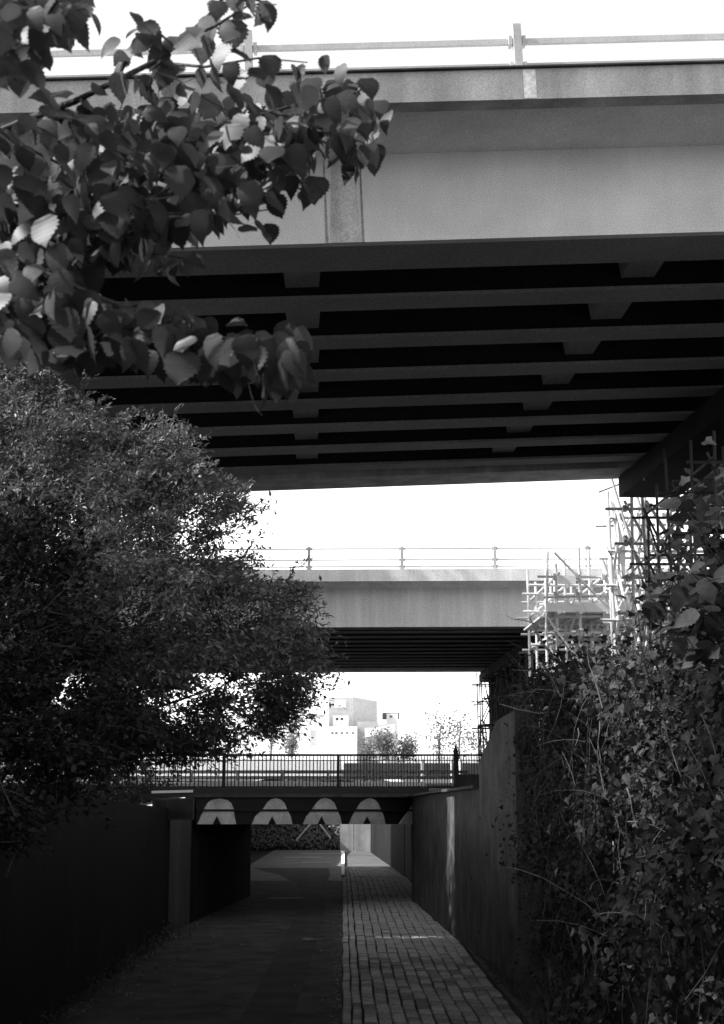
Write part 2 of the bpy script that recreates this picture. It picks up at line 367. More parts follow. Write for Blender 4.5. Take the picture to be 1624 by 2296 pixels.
q = MB(); q.box(-1.1, 14, 90, 90.4, PL, 1.3); tag(q.build('boundary_wall', M['dark_concrete']), 'grey boundary wall seen through the right half of the railing', 'wall')
for i_, f_ in enumerate(((-60,-5.7,57.3,95),(2.1,40,57.3,95),(-60,40,95,150))):
    q = MB(); x0, x1, y0, y1 = f_; quad(q, [(x0,y0,PL+.004),(x1,y0,PL+.004),(x1,y1,PL+.004),(x0,y1,PL+.004)]); tag(q.build('road', M['asphalt']), kind='structure')
# brick-dark block right of the bollards
q = MB(); q.box(3.3, 5.9, 50, 52, PL, .98); q.box(3.25, 6.0, 49.95, 52.05, .983, 1.04); tag(q.build('plinth', M['dark_concrete']), 'dark low concrete plinth right of the white bollards', 'plinth')

# ---------------------------------------------------------------- beyond the underpass
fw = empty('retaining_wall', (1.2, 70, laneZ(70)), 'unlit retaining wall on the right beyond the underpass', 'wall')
q = MB(); q.wall([(1.72, 59.6, -4.6, .4), (.5, 85, -4.6, .4)], -.5); q.build('wall_panel', M['black_wall'], fw)  # near-black colour carries the shade of the farther bridge
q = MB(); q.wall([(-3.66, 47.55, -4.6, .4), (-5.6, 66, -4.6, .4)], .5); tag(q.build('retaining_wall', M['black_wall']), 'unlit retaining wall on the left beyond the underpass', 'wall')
ww = empty('white_wall', (-.5, 86, laneZ(86)), 'pale concrete wall of two panels at the far end of the lane', 'wall')
for x0, x1 in ((-1.3, -.5), (-.46, .6)):
    q = MB(); q.box(x0, x1, 86, 86.3, -4.2, .2); q.build('wall_panel', M['concrete_edge'], ww)
q = MB()
for i in range(20):
    for j in range(6):
        q.v.append((-9+i*.55, 88+j*1.3, laneZ(88)+j*.9-(.1 if j else .3)+random.uniform(-.15,.15)))
q.f = [(i*6+j, (i+1)*6+j, (i+1)*6+j+1, i*6+j+1) for i in range(19) for j in range(5)]
tag(q.build('bank', M['earth']), kind='structure')
n = 9000; P = np.column_stack([rng.uniform(-9, 1.2, n), np.zeros(n), np.zeros(n)]); t = rng.uniform(0, 1, n)
P[:, 1] = 88+t*6.5; P[:, 2] = laneZ(88)+t*4.5+rng.uniform(0, .5, n)
leaves('ground_cover', P, rnd_unit(n)+[0,-.5,.2], rnd_unit(n)+[0,-1,1], rng.uniform(.1,.25,n), .6, M['far_leaf'], None, IVY)
bpy.data.objects['ground_cover']['label'] = 'low planting covering the bank at the end of the lane'; bpy.data.objects['ground_cover']['category'] = 'ground cover'
for (ax, ay, bx, by), lb_ in zip(((664,1885,698,1846), (742,1880,716,1846)), ('pale slanting prop leaning right before the planted bank', 'pale slanting prop leaning left before the planted bank')):
    q = MB(); q.tube([U(ax, ay, 85), U(bx, by, 85), U(bx+(bx-ax)*.7, by+(by-ay)*.7, 85)], .045, n=8); tag(q.build('prop', M['galvanised']), lb_, 'prop', 'slanting props at the end of the lane')

# ---------------------------------------------------------------- road bridges
def bridge(loc, rot, label, mats, soff_w, gird, edge_far, hG, over, up, diaph, x0, x1, fl, zrec, sc_=1.0):
    b = empty('road_bridge', loc, label, 'bridge', rot=rot)
    b.scale = (sc_,)*3
    me, mf, ms = mats
    def bx(nm, m, *a): q = MB(); q.box(*a); return q.build(nm, M[m], b, local=True)
    W_ = edge_far
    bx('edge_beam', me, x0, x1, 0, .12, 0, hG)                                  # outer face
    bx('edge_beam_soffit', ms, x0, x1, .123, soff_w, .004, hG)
    bx('deck_slab', 'girder_gap_shade', x0, x1, .01, W_+.3, hG+.003, hG+.25)
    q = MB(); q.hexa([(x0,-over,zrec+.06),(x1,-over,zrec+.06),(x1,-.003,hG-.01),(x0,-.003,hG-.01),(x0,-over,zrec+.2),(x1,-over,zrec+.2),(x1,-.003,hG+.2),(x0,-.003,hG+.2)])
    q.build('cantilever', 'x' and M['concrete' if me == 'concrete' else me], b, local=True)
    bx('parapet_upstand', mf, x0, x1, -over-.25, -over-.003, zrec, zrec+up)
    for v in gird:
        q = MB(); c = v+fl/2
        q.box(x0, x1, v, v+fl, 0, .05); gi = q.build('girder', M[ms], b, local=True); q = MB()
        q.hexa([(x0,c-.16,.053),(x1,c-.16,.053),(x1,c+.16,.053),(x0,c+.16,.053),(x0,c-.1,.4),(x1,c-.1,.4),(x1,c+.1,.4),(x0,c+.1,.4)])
        q.box(x0, x1, c-.098, c+.098, .403, hG-.003); q.build('web', M['girder_gap_shade'], gi, local=True)
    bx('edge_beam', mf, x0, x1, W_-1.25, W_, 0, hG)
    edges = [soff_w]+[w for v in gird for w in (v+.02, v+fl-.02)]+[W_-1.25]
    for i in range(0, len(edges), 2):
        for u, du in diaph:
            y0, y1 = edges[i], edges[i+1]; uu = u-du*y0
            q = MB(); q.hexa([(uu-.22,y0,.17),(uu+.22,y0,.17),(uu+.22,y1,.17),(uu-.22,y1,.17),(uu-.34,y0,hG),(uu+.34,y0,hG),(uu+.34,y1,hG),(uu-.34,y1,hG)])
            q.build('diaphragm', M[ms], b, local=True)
    return b
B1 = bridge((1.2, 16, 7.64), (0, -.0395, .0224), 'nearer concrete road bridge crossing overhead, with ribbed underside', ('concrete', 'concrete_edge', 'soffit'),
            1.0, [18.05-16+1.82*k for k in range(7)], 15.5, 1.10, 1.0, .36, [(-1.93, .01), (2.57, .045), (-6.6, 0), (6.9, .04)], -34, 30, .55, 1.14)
for u0, w in ((-1.63, .035), (-1.20, .03)):
    q = MB(); q.prism([(u0, -.004, .0), (u0+w, -.004, .0), (u0+w*.8-.02, -.004, 1.05), (u0+.02, -.004, 1.05)], (0, -.003, 0)); q.build('stain', M['stain_edge'], B1, local=True)
q = MB(); q.prism([(-1.58, -.0045, .0), (-1.21, -.0045, .0), (-1.26, -.0045, 1.04), (-1.53, -.0045, 1.04)], (0, -.002, 0)); q.build('stain', M['stain'], B1, local=True)
q = MB(); q.box(.62, .76, -1.256, -1.252, 1.15, 1.49); q.build('joint_strip', M['far_concrete'], B1, local=True)
q = MB(); q.box(-34, 30, -1.30, -1.0, 1.503, 1.52); q.build('coping', M['dark_concrete'], B1, local=True)
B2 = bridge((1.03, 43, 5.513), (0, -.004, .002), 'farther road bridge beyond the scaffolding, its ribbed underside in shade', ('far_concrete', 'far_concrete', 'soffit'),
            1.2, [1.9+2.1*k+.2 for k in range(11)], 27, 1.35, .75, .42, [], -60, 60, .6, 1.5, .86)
# railings on the bridges (steel posts and rails)
def guard(loc, rot, label, xs, x0, x1, zs, zt, rr, pw, mat='rail_steel', sc_=1.0):
    b = empty('bridge_railing', loc, label, 'railing', rot=rot); b.scale = (sc_,)*3
    for z, r in zip(zs, rr):
        q = MB(); q.box(x0, x1, -r*.7, r*.7, z-r, z+r); q.build('rail', M[mat], b, local=True)
    for x in xs:
        q = MB(); q.box(x-pw, x+pw, -.09, .03, 0, zt); q.box(x-pw*1.6, x+pw*1.6, -.1, .1, 0, .03); p = q.build('post', M[mat], b, local=True)
        for z in zs:
            for s in (-1, 1):
                q = MB(); q.box(x+s*(pw+.03)-.02, x+s*(pw+.03)+.02, -.06, .06, z-.05, z+.05); q.build('bracket', M['galvanised'], p, local=True)
guard((1.2, 14.9, 9.17), (0, -.0395, .0224), 'pale steel railing along the top of the nearer bridge', [.58-3.02+3.02*k-.02 for k in range(-9, 9)], -34, 30, [.055, .37], .55, [.045, .032], .045)
guard((1.03, 42.3, 7.173), (0, -.004, .002), 'thin steel railing along the top of the farther bridge', [.22+3.24*k-.02 for k in range(-16, 16)], -60, 60, [.10, .34, .73], .8, [.022, .022, .022], .05, sc_=.86)

# crossheads and piers at the right end of the spans
cr = empty('bridge_pier', (6.6, 24, .4), 'dark crosshead and columns carrying the nearer bridge on the right', 'pier')
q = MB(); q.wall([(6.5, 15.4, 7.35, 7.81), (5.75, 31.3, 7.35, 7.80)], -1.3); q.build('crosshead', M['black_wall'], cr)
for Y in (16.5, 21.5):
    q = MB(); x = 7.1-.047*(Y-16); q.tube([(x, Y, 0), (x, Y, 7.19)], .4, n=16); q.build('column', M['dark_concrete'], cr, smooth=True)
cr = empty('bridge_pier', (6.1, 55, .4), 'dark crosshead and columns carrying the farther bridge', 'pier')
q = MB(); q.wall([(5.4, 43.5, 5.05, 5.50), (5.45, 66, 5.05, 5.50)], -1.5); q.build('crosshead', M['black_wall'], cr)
for Y in (47, 53, 59, 65):
    q = MB(); q.tube([(6.2, Y, .3), (6.2, Y, 5.04)], .45, n=16); q.build('column', M['dark_concrete'], cr, smooth=True)
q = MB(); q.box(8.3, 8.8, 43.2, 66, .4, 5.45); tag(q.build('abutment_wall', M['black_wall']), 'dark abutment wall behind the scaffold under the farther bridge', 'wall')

# ---------------------------------------------------------------- scaffolds
def scaffold(label, xs, ys, zs, zt, mat, seedv, r=.026, boards=(), brace=.5, lean=.02, zb=.45):
    rd_ = random.Random(seedv); e = empty('scaffold', (xs[0], ys[0], zb), label, 'scaffold', 'scaffolding round the bridge piers')
    for x in xs:
        for y in ys:
            t = zt+rd_.uniform(-.5, .45); a = (x+rd_.uniform(-.05,.05), y+rd_.uniform(-.1,.1), zb); b = (a[0]+rd_.uniform(-lean,lean)*t, a[1], t)
            rod('standard', a, b, r, mat, e)
    for z in zs:
        for y in ys: rod('ledger', (xs[0]-.35*rd_.random()-.1, y+.05, z+rd_.uniform(-.04,.04)), (xs[-1]+.4*rd_.random(), y+.05, z+rd_.uniform(-.04,.04)), r*.95, mat, e)
        for x in xs: rod('transom', (x+.05, ys[0]-.3, z+.06), (x+.05, ys[-1]+.3, z+.06+rd_.uniform(-.03,.03)), r*.95, mat, e)
    if mat == 'tube':
        for x in xs:
            for y in ys[:2]:
                for z in zs: q = MB(); q.box(x-.05, x+.05, y-.07, y+.09, z-.05, z+.09); q.build('coupler', M['galvanised'], e)
    zz = [zb]+list(zs)
    for i in range(len(zz)-1):
        for x in xs:
            for k in range(len(ys)-1):
                if rd_.random() < brace:
                    a, b = (ys[k], ys[k+1]) if rd_.random() < .5 else (ys[k+1], ys[k]); rod('brace', (x, a, zz[i]), (x, b, zz[i+1]+.2), r*.95, mat, e)
        for y in ys:
            for k in range(len(xs)-1):
                if rd_.random() < brace:
                    a, b = (xs[k], xs[k+1]) if rd_.random() < .5 else (xs[k+1], xs[k]); rod('brace', (a, y, zz[i]), (b, y, zz[i+1]+.2), r*.95, mat, e)
    for (x0, x1, y0, y1, z) in boards:
        nb_ = max(1, int((x1-x0)/.24))
        for i in range(nb_):
            q = MB(); xx = x0+i*(x1-x0)/nb_; q.box(xx, xx+.225, y0+rd_.uniform(-.1,.1), y1+rd_.uniform(-.1,.1), z, z+.04); q.build('board', M['board'], e)
    return e
sc = scaffold('bright scaffold tower with a boarded platform, standing in the gap between bridges', [4.72, 5.25, 5.9, 6.5, 7.2], [34.5, 36.3, 38.1, 39.9], [2.5, 3.65, 4.6, 5.0, 5.5, 5.95], 6.55, 'tube', 3, r=.036, boards=[(4.45, 7.1, 34.5, 39.2, 5.06)], brace=.14, lean=.008)
q = MB(); q.box(4.5, 7.0, 34.38, 34.42, 5.10, 5.31); q.build('toe_board', M['pale_steel'], sc)
q = MB(); q.box(4.75, 5.2, 34.33, 34.37, 5.77, 5.97); q.build('sign_board', M['white_paint'], sc)
for a, b in (((4.7, 34.4, 6.55), (6.2, 34.4, 4.95)), ((4.5, 34.4, 4.95), (5.9, 34.4, 3.0)), ((5.85, 34.3, 6.4), (6.7, 34.4, 3.7)), ((4.45, 34.4, 4.5), (4.55, 34.5, 6.6))): rod('raker', a, b, .031, 'tube', sc)
scaffold('dark scaffold packed under the right end of the nearer bridge', [5.95, 6.5, 7.1, 7.8, 8.5], [24, 25.4, 26.8, 28.2, 29.6], [3.6, 4.6, 5.6, 6.6], 7.1, 'shaded_tube', 5, r=.028, boards=[(6.3, 8.5, 24, 28.2, 6.65)], brace=.35)
sc = scaffold('tall scaffold with long raking tubes at the far edge of the nearer bridge', [6.0, 6.5, 7.1, 7.8, 8.5], [32, 33.0, 34.1], [3.0, 3.9, 4.8, 5.6, 6.4, 7.2], 7.9, 'tube', 8, r=.038, boards=[(6.3, 8.4, 32, 34, 4.85)], brace=.5, lean=.035)
for a, b in (((5.75, 32.2, 8.0), (7.0, 32.3, 3.4)), ((6.2, 32.2, 8.0), (7.6, 32.3, 3.2)), ((5.5, 32.5, 7.7), (6.6, 32.3, 8.1)), ((6.0, 32.2, 5.6), (7.5, 32.4, 7.2)), ((5.9, 32.2, 3.3), (7.7, 32.5, 5.9))): rod('raker', a, b, .028, 'tube', sc)
q = MB(); q.prism([(5.85,33,7.6),(5.98,33,7.5),(6.2,33.1,6.4),(6.12,33.1,5.2),(5.98,33.1,5.3),(6.02,33.1,6.4)], (0,.03,0)); q.build('hanging_sheet', M['white_paint'], sc)
scaffold('dense dark scaffold rising under the right end of the farther bridge', [5.2, 5.8, 6.4, 7.0], [43.5+1.75*i for i in range(13)], [1.75, 2.9, 4.0, 4.8], 5.0, 'shaded_tube', 11, r=.027, boards=[(5.4, 7.0, 43.5, 54, 2.95), (5.3, 7.0, 43.5, 65, 1.8)], brace=.3)

# ---------------------------------------------------------------- far buildings
FB = 300.
def fbox(nm, m, par, x0, x1, y0, y1, Y=FB, dep=10, base=False):
    a, b = U(x0, y0, Y), U(x1, y1, Y); z0 = PL if base else b.z
    q = MB(); q.box(a.x, b.x, Y, Y+dep, z0, a.z); return q.build(nm, M[m], par)
def fbld(px, label, Y=FB): c = U(px, 1700, Y); return empty('building', (c.x, Y, PL), label, 'building')
t = fbld(800, 'stepped modern tower block with grey upper volumes and a mast')
tA = fbox('upper_block', 'building_grey', t, 737, 789, 1563, 1640, FB+1, 8, True)
for a in ((751, 776, 1570, 1586),): fbox('window', 'white_paint', t, *a, FB+.9, .08)
q = MB(); a, b, c = U(790, 1562, FB), U(846, 1572, FB), U(790, 1695, FB)
q.hexa([(a.x,FB,PL),(b.x,FB,PL),(b.x,FB+10,PL),(a.x,FB+10,PL),(a.x,FB,a.z),(b.x,FB,b.z),(b.x,FB+10,b.z),(a.x,FB+10,a.z)]); q.build('upper_block', M['building_grey'], t)
a = U(818, 1563, FB+3); q = MB(); q.box(a.x-.1, a.x+.1, FB+3, FB+3.2, a.z-1, U(818, 1546, FB).z); q.build('mast', M['building_grey'], t)
w = fbld(750, 'white block with two dark square windows below the grey volumes', FB-6)
fbox('wall', 'building_white', w, 747, 781, 1605, 1640, FB-6, 5, True)
for x in (753, 764): fbox('window', 'window', w, x, x+6, 1609, 1615, FB-6.1, .08)
w = fbld(765, 'long white front block with a row of four small windows', FB-14)
fbox('wall', 'building_white', w, 730, 801, 1629, 1700, FB-14, 7, True)
for x in (743, 752, 764, 776, 789): fbox('window', 'building_dark', w, x, x+5, 1641, 1646, FB-14.1, .08)
w = fbld(690, 'low white building at the left with a dark roof edge', FB-8)
fbox('wall', 'building_white', w, 640, 737, 1605, 1700, FB-8, 8, True); fbox('roof', 'building_grey', w, 686, 738, 1602, 1604.6, FB-9, 9)
fbox('stair_tower', 'building_grey', w, 697, 709, 1637, 1672, FB-9, .9); fbox('string_course', 'building_grey', w, 652, 697, 1671, 1673, FB-8.6, .5)
w = fbld(800, 'narrow dark block behind the shrubs right of the white front', FB-10); fbox('wall', 'building_grey', w, 802, 850, 1618, 1700, FB-10, 5, True)
w = fbld(876, 'small distant house with one square window under a dark gable', FB+5)
fbox('roof', 'building_dark', w, 858, 896, 1598, 1612, FB+5, 6); fbox('wall', 'building_white', w, 867, 893, 1600, 1700, FB+4.5, .45, True); fbox('window', 'building_dark', w, 874, 880, 1604, 1609, FB+4.4, .08)
w = fbld(850, 'long pale slanting roofed shed above the shrubs', FB-20)
q = MB(); q.prism([U(819, 1633, FB-20), U(819, 1653, FB-20), U(884, 1642, FB-20), U(886, 1621, FB-20)], (0, 5, 0)); q.build('roof', M['building_white'], w)
q = MB(); q.prism([U(819, 1655, FB-19), U(819, 1705, FB-19), U(880, 1705, FB-19), U(880, 1645, FB-19)], (0, 3, 0)); q.build('wall', M['building_grey'], w)
q = MB(); q.prism([U(817, 1631, FB-20.2), U(819, 1633, FB-20.2), U(886, 1621, FB-20.2), U(885, 1619, FB-20.2)], (0, 5, 0)); q.build('ridge', M['building_grey'], w)

# ---------------------------------------------------------------- trees and shrubs
def far_tree(px, ytop, wv, Y, label, dens, ls=.35, ybase=1698, group='far shrubs round the buildings'):
    c = U(px, ybase, Y); c.z = PL; top = U(px, ytop, Y).z; wd = wv/F*Y/2; h = top-PL
    e = empty('far_tree', c, label, 'tree', group)
    q = MB(); tips = []
    q.tube([c, c+Vector((0,0,h*.4)), c+Vector((wd*.1,0,h*.8))], .12*h/6, .03, n=5)
    for i in range(14):
        a = random.random()*6.28; p0 = c+Vector((0,0,h*random.uniform(.05,.5))); p1 = c+Vector((math.cos(a)*wd*random.uniform(.4,1), math.sin(a)*wd, h*random.uniform(.45,1)))
        q.tube([p0, (p0+p1)/2+Vector((0,0,.1*h)), p1], .03*h/6, .01, n=4); tips.append(p1); tips.append((p0+p1)/2+Vector((0,0,.1*h)))
    q.build('trunk', M['grey_stem'], e)
    T = np.array([tuple(p) for p in tips]); P = T[rng.integers(0, len(T), dens)]+rng.normal(size=(dens, 3))*[wd*.22, wd*.22, h*.12]
    P = P[P[:, 2] > PL]; n = len(P)
    leaves('crown', P, rnd_unit(n), rnd_unit(n), rng.uniform(.6, 1.2, n)*ls, .6, M['far_leaf'], e)
far_tree(608, 1575, 60, 180, 'pale tree left of the white buildings, half behind the willow shrub', 1300, .35)
far_tree(655, 1625, 45, 200, 'smaller pale tree in front of the low white building', 1000, .35)
far_tree(858, 1648, 50, 150, 'bushy shrub in front of the slanting shed', 1200, .3)
far_tree(905, 1655, 60, 150, 'wide shrub right of the slanting shed', 1200, .3)
far_tree(823, 1662, 40, 150, 'low shrub beside the corner of the white front block', 700, .3)
far_tree(985, 1600, 70, 110, 'thin sparse tree left of the finial post', 380, .25)
far_tree(1030, 1585, 80, 100, 'thin sparse tree right behind the finial post', 420, .22)
far_tree(1075, 1620, 60, 95, 'sparse tree beside the far scaffold', 300, .22)

def inside(poly, x, y):
    c = False; n = len(poly); j = n-1
    for i in range(n):
        xi, yi = poly[i]; xj, yj = poly[j]
        if (yi > y) != (yj > y) and x < (xj-xi)*(y-yi)/(yj-yi)+xi: c = not c
        j = i
    return c
def edgedist(poly, x, y):
    best = 1e9
    for i in range(len(poly)):
        (ax, ay), (bx, by) = poly[i-1], poly[i]; dx, dy = bx-ax, by-ay
        t = max(0, min(1, ((x-ax)*dx+(y-ay)*dy)/(dx*dx+dy*dy+1e-9))); best = min(best, math.hypot(x-ax-t*dx, y-ay-t*dy))
    return best
def shrub(name, poly, Yc, thick, ntw, label, cat, base, lmat, lsize, per=22, wr=.42, twl=.5, stems=9, group=None, gapsz=1.0, dirbias=(.5,-.2,.1), holes=()):
    e = empty(name, base, label, cat, group)
    xs = [p[0] for p in poly]; ys = [p[1] for p in poly]; tips = []
    cl = []
    while len(cl) < 170:
        x, y = random.uniform(min(xs), max(xs)), random.uniform(min(ys), max(ys))
        if inside(poly, x, y): cl.append((x, y, random.uniform(-1, 1), random.uniform(18, 42)))
    while len(tips) < ntw:
        x, y = random.uniform(min(xs), max(xs)), random.uniform(min(ys), max(ys)); zc = None
        if random.random() < .75: cx, cy, zc, cr_ = random.choice(cl); x, y = random.gauss(cx, cr_*1.2), random.gauss(cy, cr_*.7)
        if not inside(poly, x, y): continue
        if any(((x-hx)/ha)**2+((y-hy)/hb)**2 < 1 and random.random() < hp for hx, hy, ha, hb, hp in holes): continue
        d = edgedist(poly, x, y); s = math.sqrt(min(1, d/260.))
        v = math.sin(x*.021*gapsz+1.3)*math.sin(y*.017*gapsz+.4)+math.sin(x*.045+y*.031)*.5
        if v < -.55 and random.random() < .75: continue
        Y = Yc+((random.random()*2-1) if zc is None else zc+random.gauss(0, .12))*thick*(.12+s)
        if s < .35: x += random.expovariate(1/16.); y += random.gauss(0, 14)
        tips.append((U(x, y, Y), s))
    st = MB(); tw = MB(); bp = Vector(base); anchors = []
    for i in range(stems):
        t = tips[random.randrange(len(tips))][0]; b = bp+Vector((random.uniform(-.4,.4), random.uniform(-.4,.4), 0))
        m = b.lerp(t, .5)+Vector((random.uniform(-.2,.2), random.uniform(-.2,.2), .5)); st.tube([b, b.lerp(m, .5), m, t.lerp(m, .3)], .05, .01, n=6)
        anchors += [b.lerp(m, .5), m, t.lerp(m, .5), t.lerp(m, .3)]
    st.build('stem', M['bark'], e)
    P = []; D = []; N = []; L = []
    cen = sum((a for a in anchors), Vector())/len(anchors)
    for k, (t, s) in enumerate(tips):
        d = (t-cen).normalized()*.7+Vector((random.gauss(0,.45), random.gauss(0,.45), random.gauss(0,.35)))+Vector(dirbias); d.normalize()
        ln = twl*random.uniform(.5, 1.2); dr = Vector((0, 0, -.25*ln)); p0 = t-d*ln*.6
        if k % 2 == 0 or s < .3: tw.tube([p0, t-d*ln*.2, t+d*ln*.35+dr*.5], .005*lsize/.06, .0015, n=3, cap=False)
        for j in range(per):
            f = j/per; q = p0+d*ln*f*1.0+dr*f*f
            P.append(tuple(q+Vector((random.gauss(0,.02), random.gauss(0,.02), random.gauss(0,.02)))))
            dd = d*.6+Vector((random.gauss(0,.6), random.gauss(0,.6), random.gauss(-.1,.5))); D.append(tuple(dd)); N.append((random.gauss(0,.6), random.gauss(-.2,.6), 1)); L.append(lsize*random.uniform(.6, 1.2))
    tw.build('twig', M['grey_stem'], e)['kind'] = 'stuff'
    leaves('crown', np.array(P), np.array(D), np.array(N), np.array(L), wr, M[lmat], e)
    return e
bush = [(-60,770),(50,740),(110,800),(220,915),(320,930),(380,950),(440,1010),(455,1050),(505,1090),(515,1100),(560,1140),(585,1190),(600,1225),(675,1265),(650,1300),(690,1350),(715,1385),(700,1420),(705,1500),(668,1540),(650,1595),(600,1630),(555,1650),(480,1670),(360,1700),(200,1715),(-60,1740)]
shrub('willow_shrub', bush, 14.5, 2.2, 7400, 'large small-leaved shrub filling the left side and spreading over the lane', 'shrub', (-4.6, 15.5, .3), 'shrub_leaf', .070, per=20, holes=[(400,1190,180,55,.45),(560,1250,50,50,.4),(330,1340,60,70,.75),(150,1020,60,60,.5),(430,1560,40,25,.6),(590,1240,60,90,.5)])
shrub('climbing_shrub', [(-40,1150),(120,1120),(220,1250),(280,1400),(300,1600),(250,1700),(190,1780),(110,1840),(40,1880),(-40,1900)], 11.2, .7, 620, 'darker shrub at the far left in front of the small-leaved shrub', 'shrub', (-4.3, 11.5, .3), 'ivy_leaf', .07, per=16, wr=.6)
# trees added mostly out of view to shade the lane, wall and ivy
names = ('tall leafy tree added for shade on the left bank outside the view, closer to the viewpoint', 'tall leafy tree added for shade on the left bank outside the view, closer to the nearer bridge', 'tall tree added for shade on the left bank under the edge of the nearer bridge', 'tall tree added for shade on the left bank rising between the two bridges', 'tall tree added for shade on the left bank beside the low bridge end', 'tall tree added for shade left of the lane behind the viewpoint', 'tall tree added for shade right of the lane behind the viewpoint', 'tree added for shade on the right bank beside the viewpoint, outside the view', 'small bushy tree added for shade on top of the left wall, outside the view, nearest the viewpoint', 'small bushy tree added for shade on top of the left wall, outside the view, middle one', 'small bushy tree added for shade on top of the left wall, outside the view, beside the shrub')
for i, (x, y, h, n) in enumerate(((-11.5, 7.5, 15.5, 12000), (-12.5, 12.0, 14, 4500), (-12.5, 34, 16.0, 22000), (-12, 37, 18, 30000), (-12.5, 40.6, 18, 40000), (-5, -9, 12, 16000), (4.5, -9, 12, 16000), (9.5, 3, 10, 12000), (-7.6, 3.5, 4, 6000), (-7.8, 7, 6, 8000), (-8.2, 10.2, 6, 7000))):
    e = empty('added_shade_tree', (x, y, PL), names[i], 'tree', 'trees added for shade beside the lane')
    q = MB(); q.tube([(x,y,PL),(x+.1,y,PL+h*.4),(x,y+.1,PL+h*.85)], .2, .05, n=7)
    for k in range(12):
        a = k*.8; q.tube([(x,y,PL+h*(.22+.045*k)), (x+math.cos(a)*2.2, y+math.sin(a)*2.0, PL+h*(.34+.05*k))], .06, .012, n=5)
    q.build('trunk', M['bark'], e)
    n *= 2; c = rng.normal(size=(150, 3))*[1.6, 1.9, h*.24]+[x, y, PL+h*.54]
    P = c[rng.integers(0, 110, n)]+rng.normal(size=(n, 3))*.45; P = P[P[:, 2] > PL]; n = len(P)
    leaves('crown', P, rnd_unit(n), rnd_unit(n), rng.uniform(.12, .26, n), .6, M['shrub_leaf'], e)

# ---------------------------------------------------------------- right bank with ivy
def bankX(Y): return 2.25+.04*(Y-9) if Y < 23.2 else 3.3+.02*(Y-23)
def topZ(Y): return float(np.interp(Y, [7, 9, 11, 13, 18, 23, 31], [3.1, 2.9, 2.45, 2.3, 2.5, 2.75, 2.6]))+.12*math.sin(Y*1.9)+.08*math.sin(Y*4.1)
def bankXa(Y): return np.where(Y < 23.2, 2.25+.04*(Y-9), 3.3+.02*(Y-23))
q = MB(); ny, nz = 60, 16
for i in range(ny):
    Y = 3+i*.46; tz = topZ(Y)-.25; bz = laneZ(Y)
    xin = max(rightE(Y)+.15, 0)
    prof = [(rightE(Y)+.16, bz), (rightE(Y)+.5*(bankX(Y)-rightE(Y)), bz+.25), (bankX(Y)-.0, bz+.75)]
    for j in range(nz):
        f = j/(nz-1); prof.append((bankX(Y)+.1+.35*f*f+.15*math.sin(Y*1.3+f*5), bz+.8+(tz-bz-.8)*f))
    prof += [(bankX(Y)+1.5, tz+.15), (bankX(Y)+4, tz-.3), (bankX(Y)+9, PL-.5)]
    for x, z in prof: q.v.append((x, Y, z))
m_ = nz+6
q.f = [(i*m_+j, i*m_+j+1, (i+1)*m_+j+1, (i+1)*m_+j) for i in range(ny-1) for j in range(m_-1)]
tag(q.build('bank', M['earth'], smooth=True), kind='structure')
iv = empty('ivy', (3, 18, laneZ(18)), 'tangled ivy and brambles covering the steep bank on the right', 'ivy')
def ivy_layer(n, Ya, Yb, smin, smax):
    Y = rng.uniform(Ya, Yb, n); f = np.clip(rng.beta(1.6, 1.1, n), 0, 1)
    bz = -1.53-.0266*Y+.5; tz = np.array([topZ(v) for v in Y])+.1; bx = bankXa(Y)
    z = bz+(tz-bz)*f; lump = .28*np.sin(Y*2.1+z*1.7)*np.sin(z*2.6-Y*.8)+.15*np.sin(Y*4.7+z*5.1)
    keep = (np.sin(Y*1.3+z*2.1)+np.sin(z*3.1-Y*1.7)+.6*np.sin(Y*4.7+z*7)+rng.normal(size=n)*.5-.9*(f < .45)) > -.05
    x = bx+.1+.35*f*f-.12-lump-rng.exponential(.12, n)
    P = np.column_stack([x, Y, z])[keep]; k = len(P)
    D = rnd_unit(k)*.9+[-.2, -.3, -.5]; N = rnd_unit(k)*.8+[-.7, -.6, .5]
    h_ = k//2; sz = rng.uniform(smin, smax, k)*rng.choice([.6, 1, 1.25], k)
    leaves('ivy_leaves', P[:h_], D[:h_], N[:h_], sz[:h_], .95, M['ivy_leaf'], iv, IVY)
    leaves('bramble_leaves', P[h_:], D[h_:], N[h_:], sz[h_:], .6, M['ivy_leaf'], iv)
ivy_layer(26000, 7.5, 14, .035, .09); ivy_layer(36000, 14, 23.3, .03, .08)
# leafy top fringe
n = 9000; Y = rng.uniform(8, 31, n); P = np.column_stack([bankXa(Y)+rng.uniform(-.3, 2.2, n), Y, np.array([topZ(v) for v in Y])+rng.normal(size=n)*.16+.05])
leaves('ivy_leaves', P, rnd_unit(n)+[-.2,-.2,-.2], rnd_unit(n)*.6+[-.4,-.4,1], rng.uniform(.05, .10, n), .9, M['ivy_leaf'], iv, IVY)
st = MB()
for i in range(420):   # bare bramble stems
    Y = random.uniform(8.5, 29); z = random.uniform(laneZ(Y)+.5, topZ(Y)+.1); x = bankX(Y)+random.uniform(-.45, -.1)
    p = Vector((x, Y, z)); d = Vector((random.gauss(-.1,.2), random.gauss(-.2,.7), random.gauss(.1,.8))).normalized(); ln = random.uniform(.3, 1.2)
    pts = [p]
    for k in range(5): d = (d+Vector((random.gauss(0,.15), random.gauss(0,.15), -.14))).normalized(); pts.append(pts[-1]+d*ln/5)
    st.tube(pts, random.uniform(.0025, .006), .001, n=4, cap=False)
st.build('stem', M['grey_stem'], iv)['kind'] = 'stuff'
st = MB()
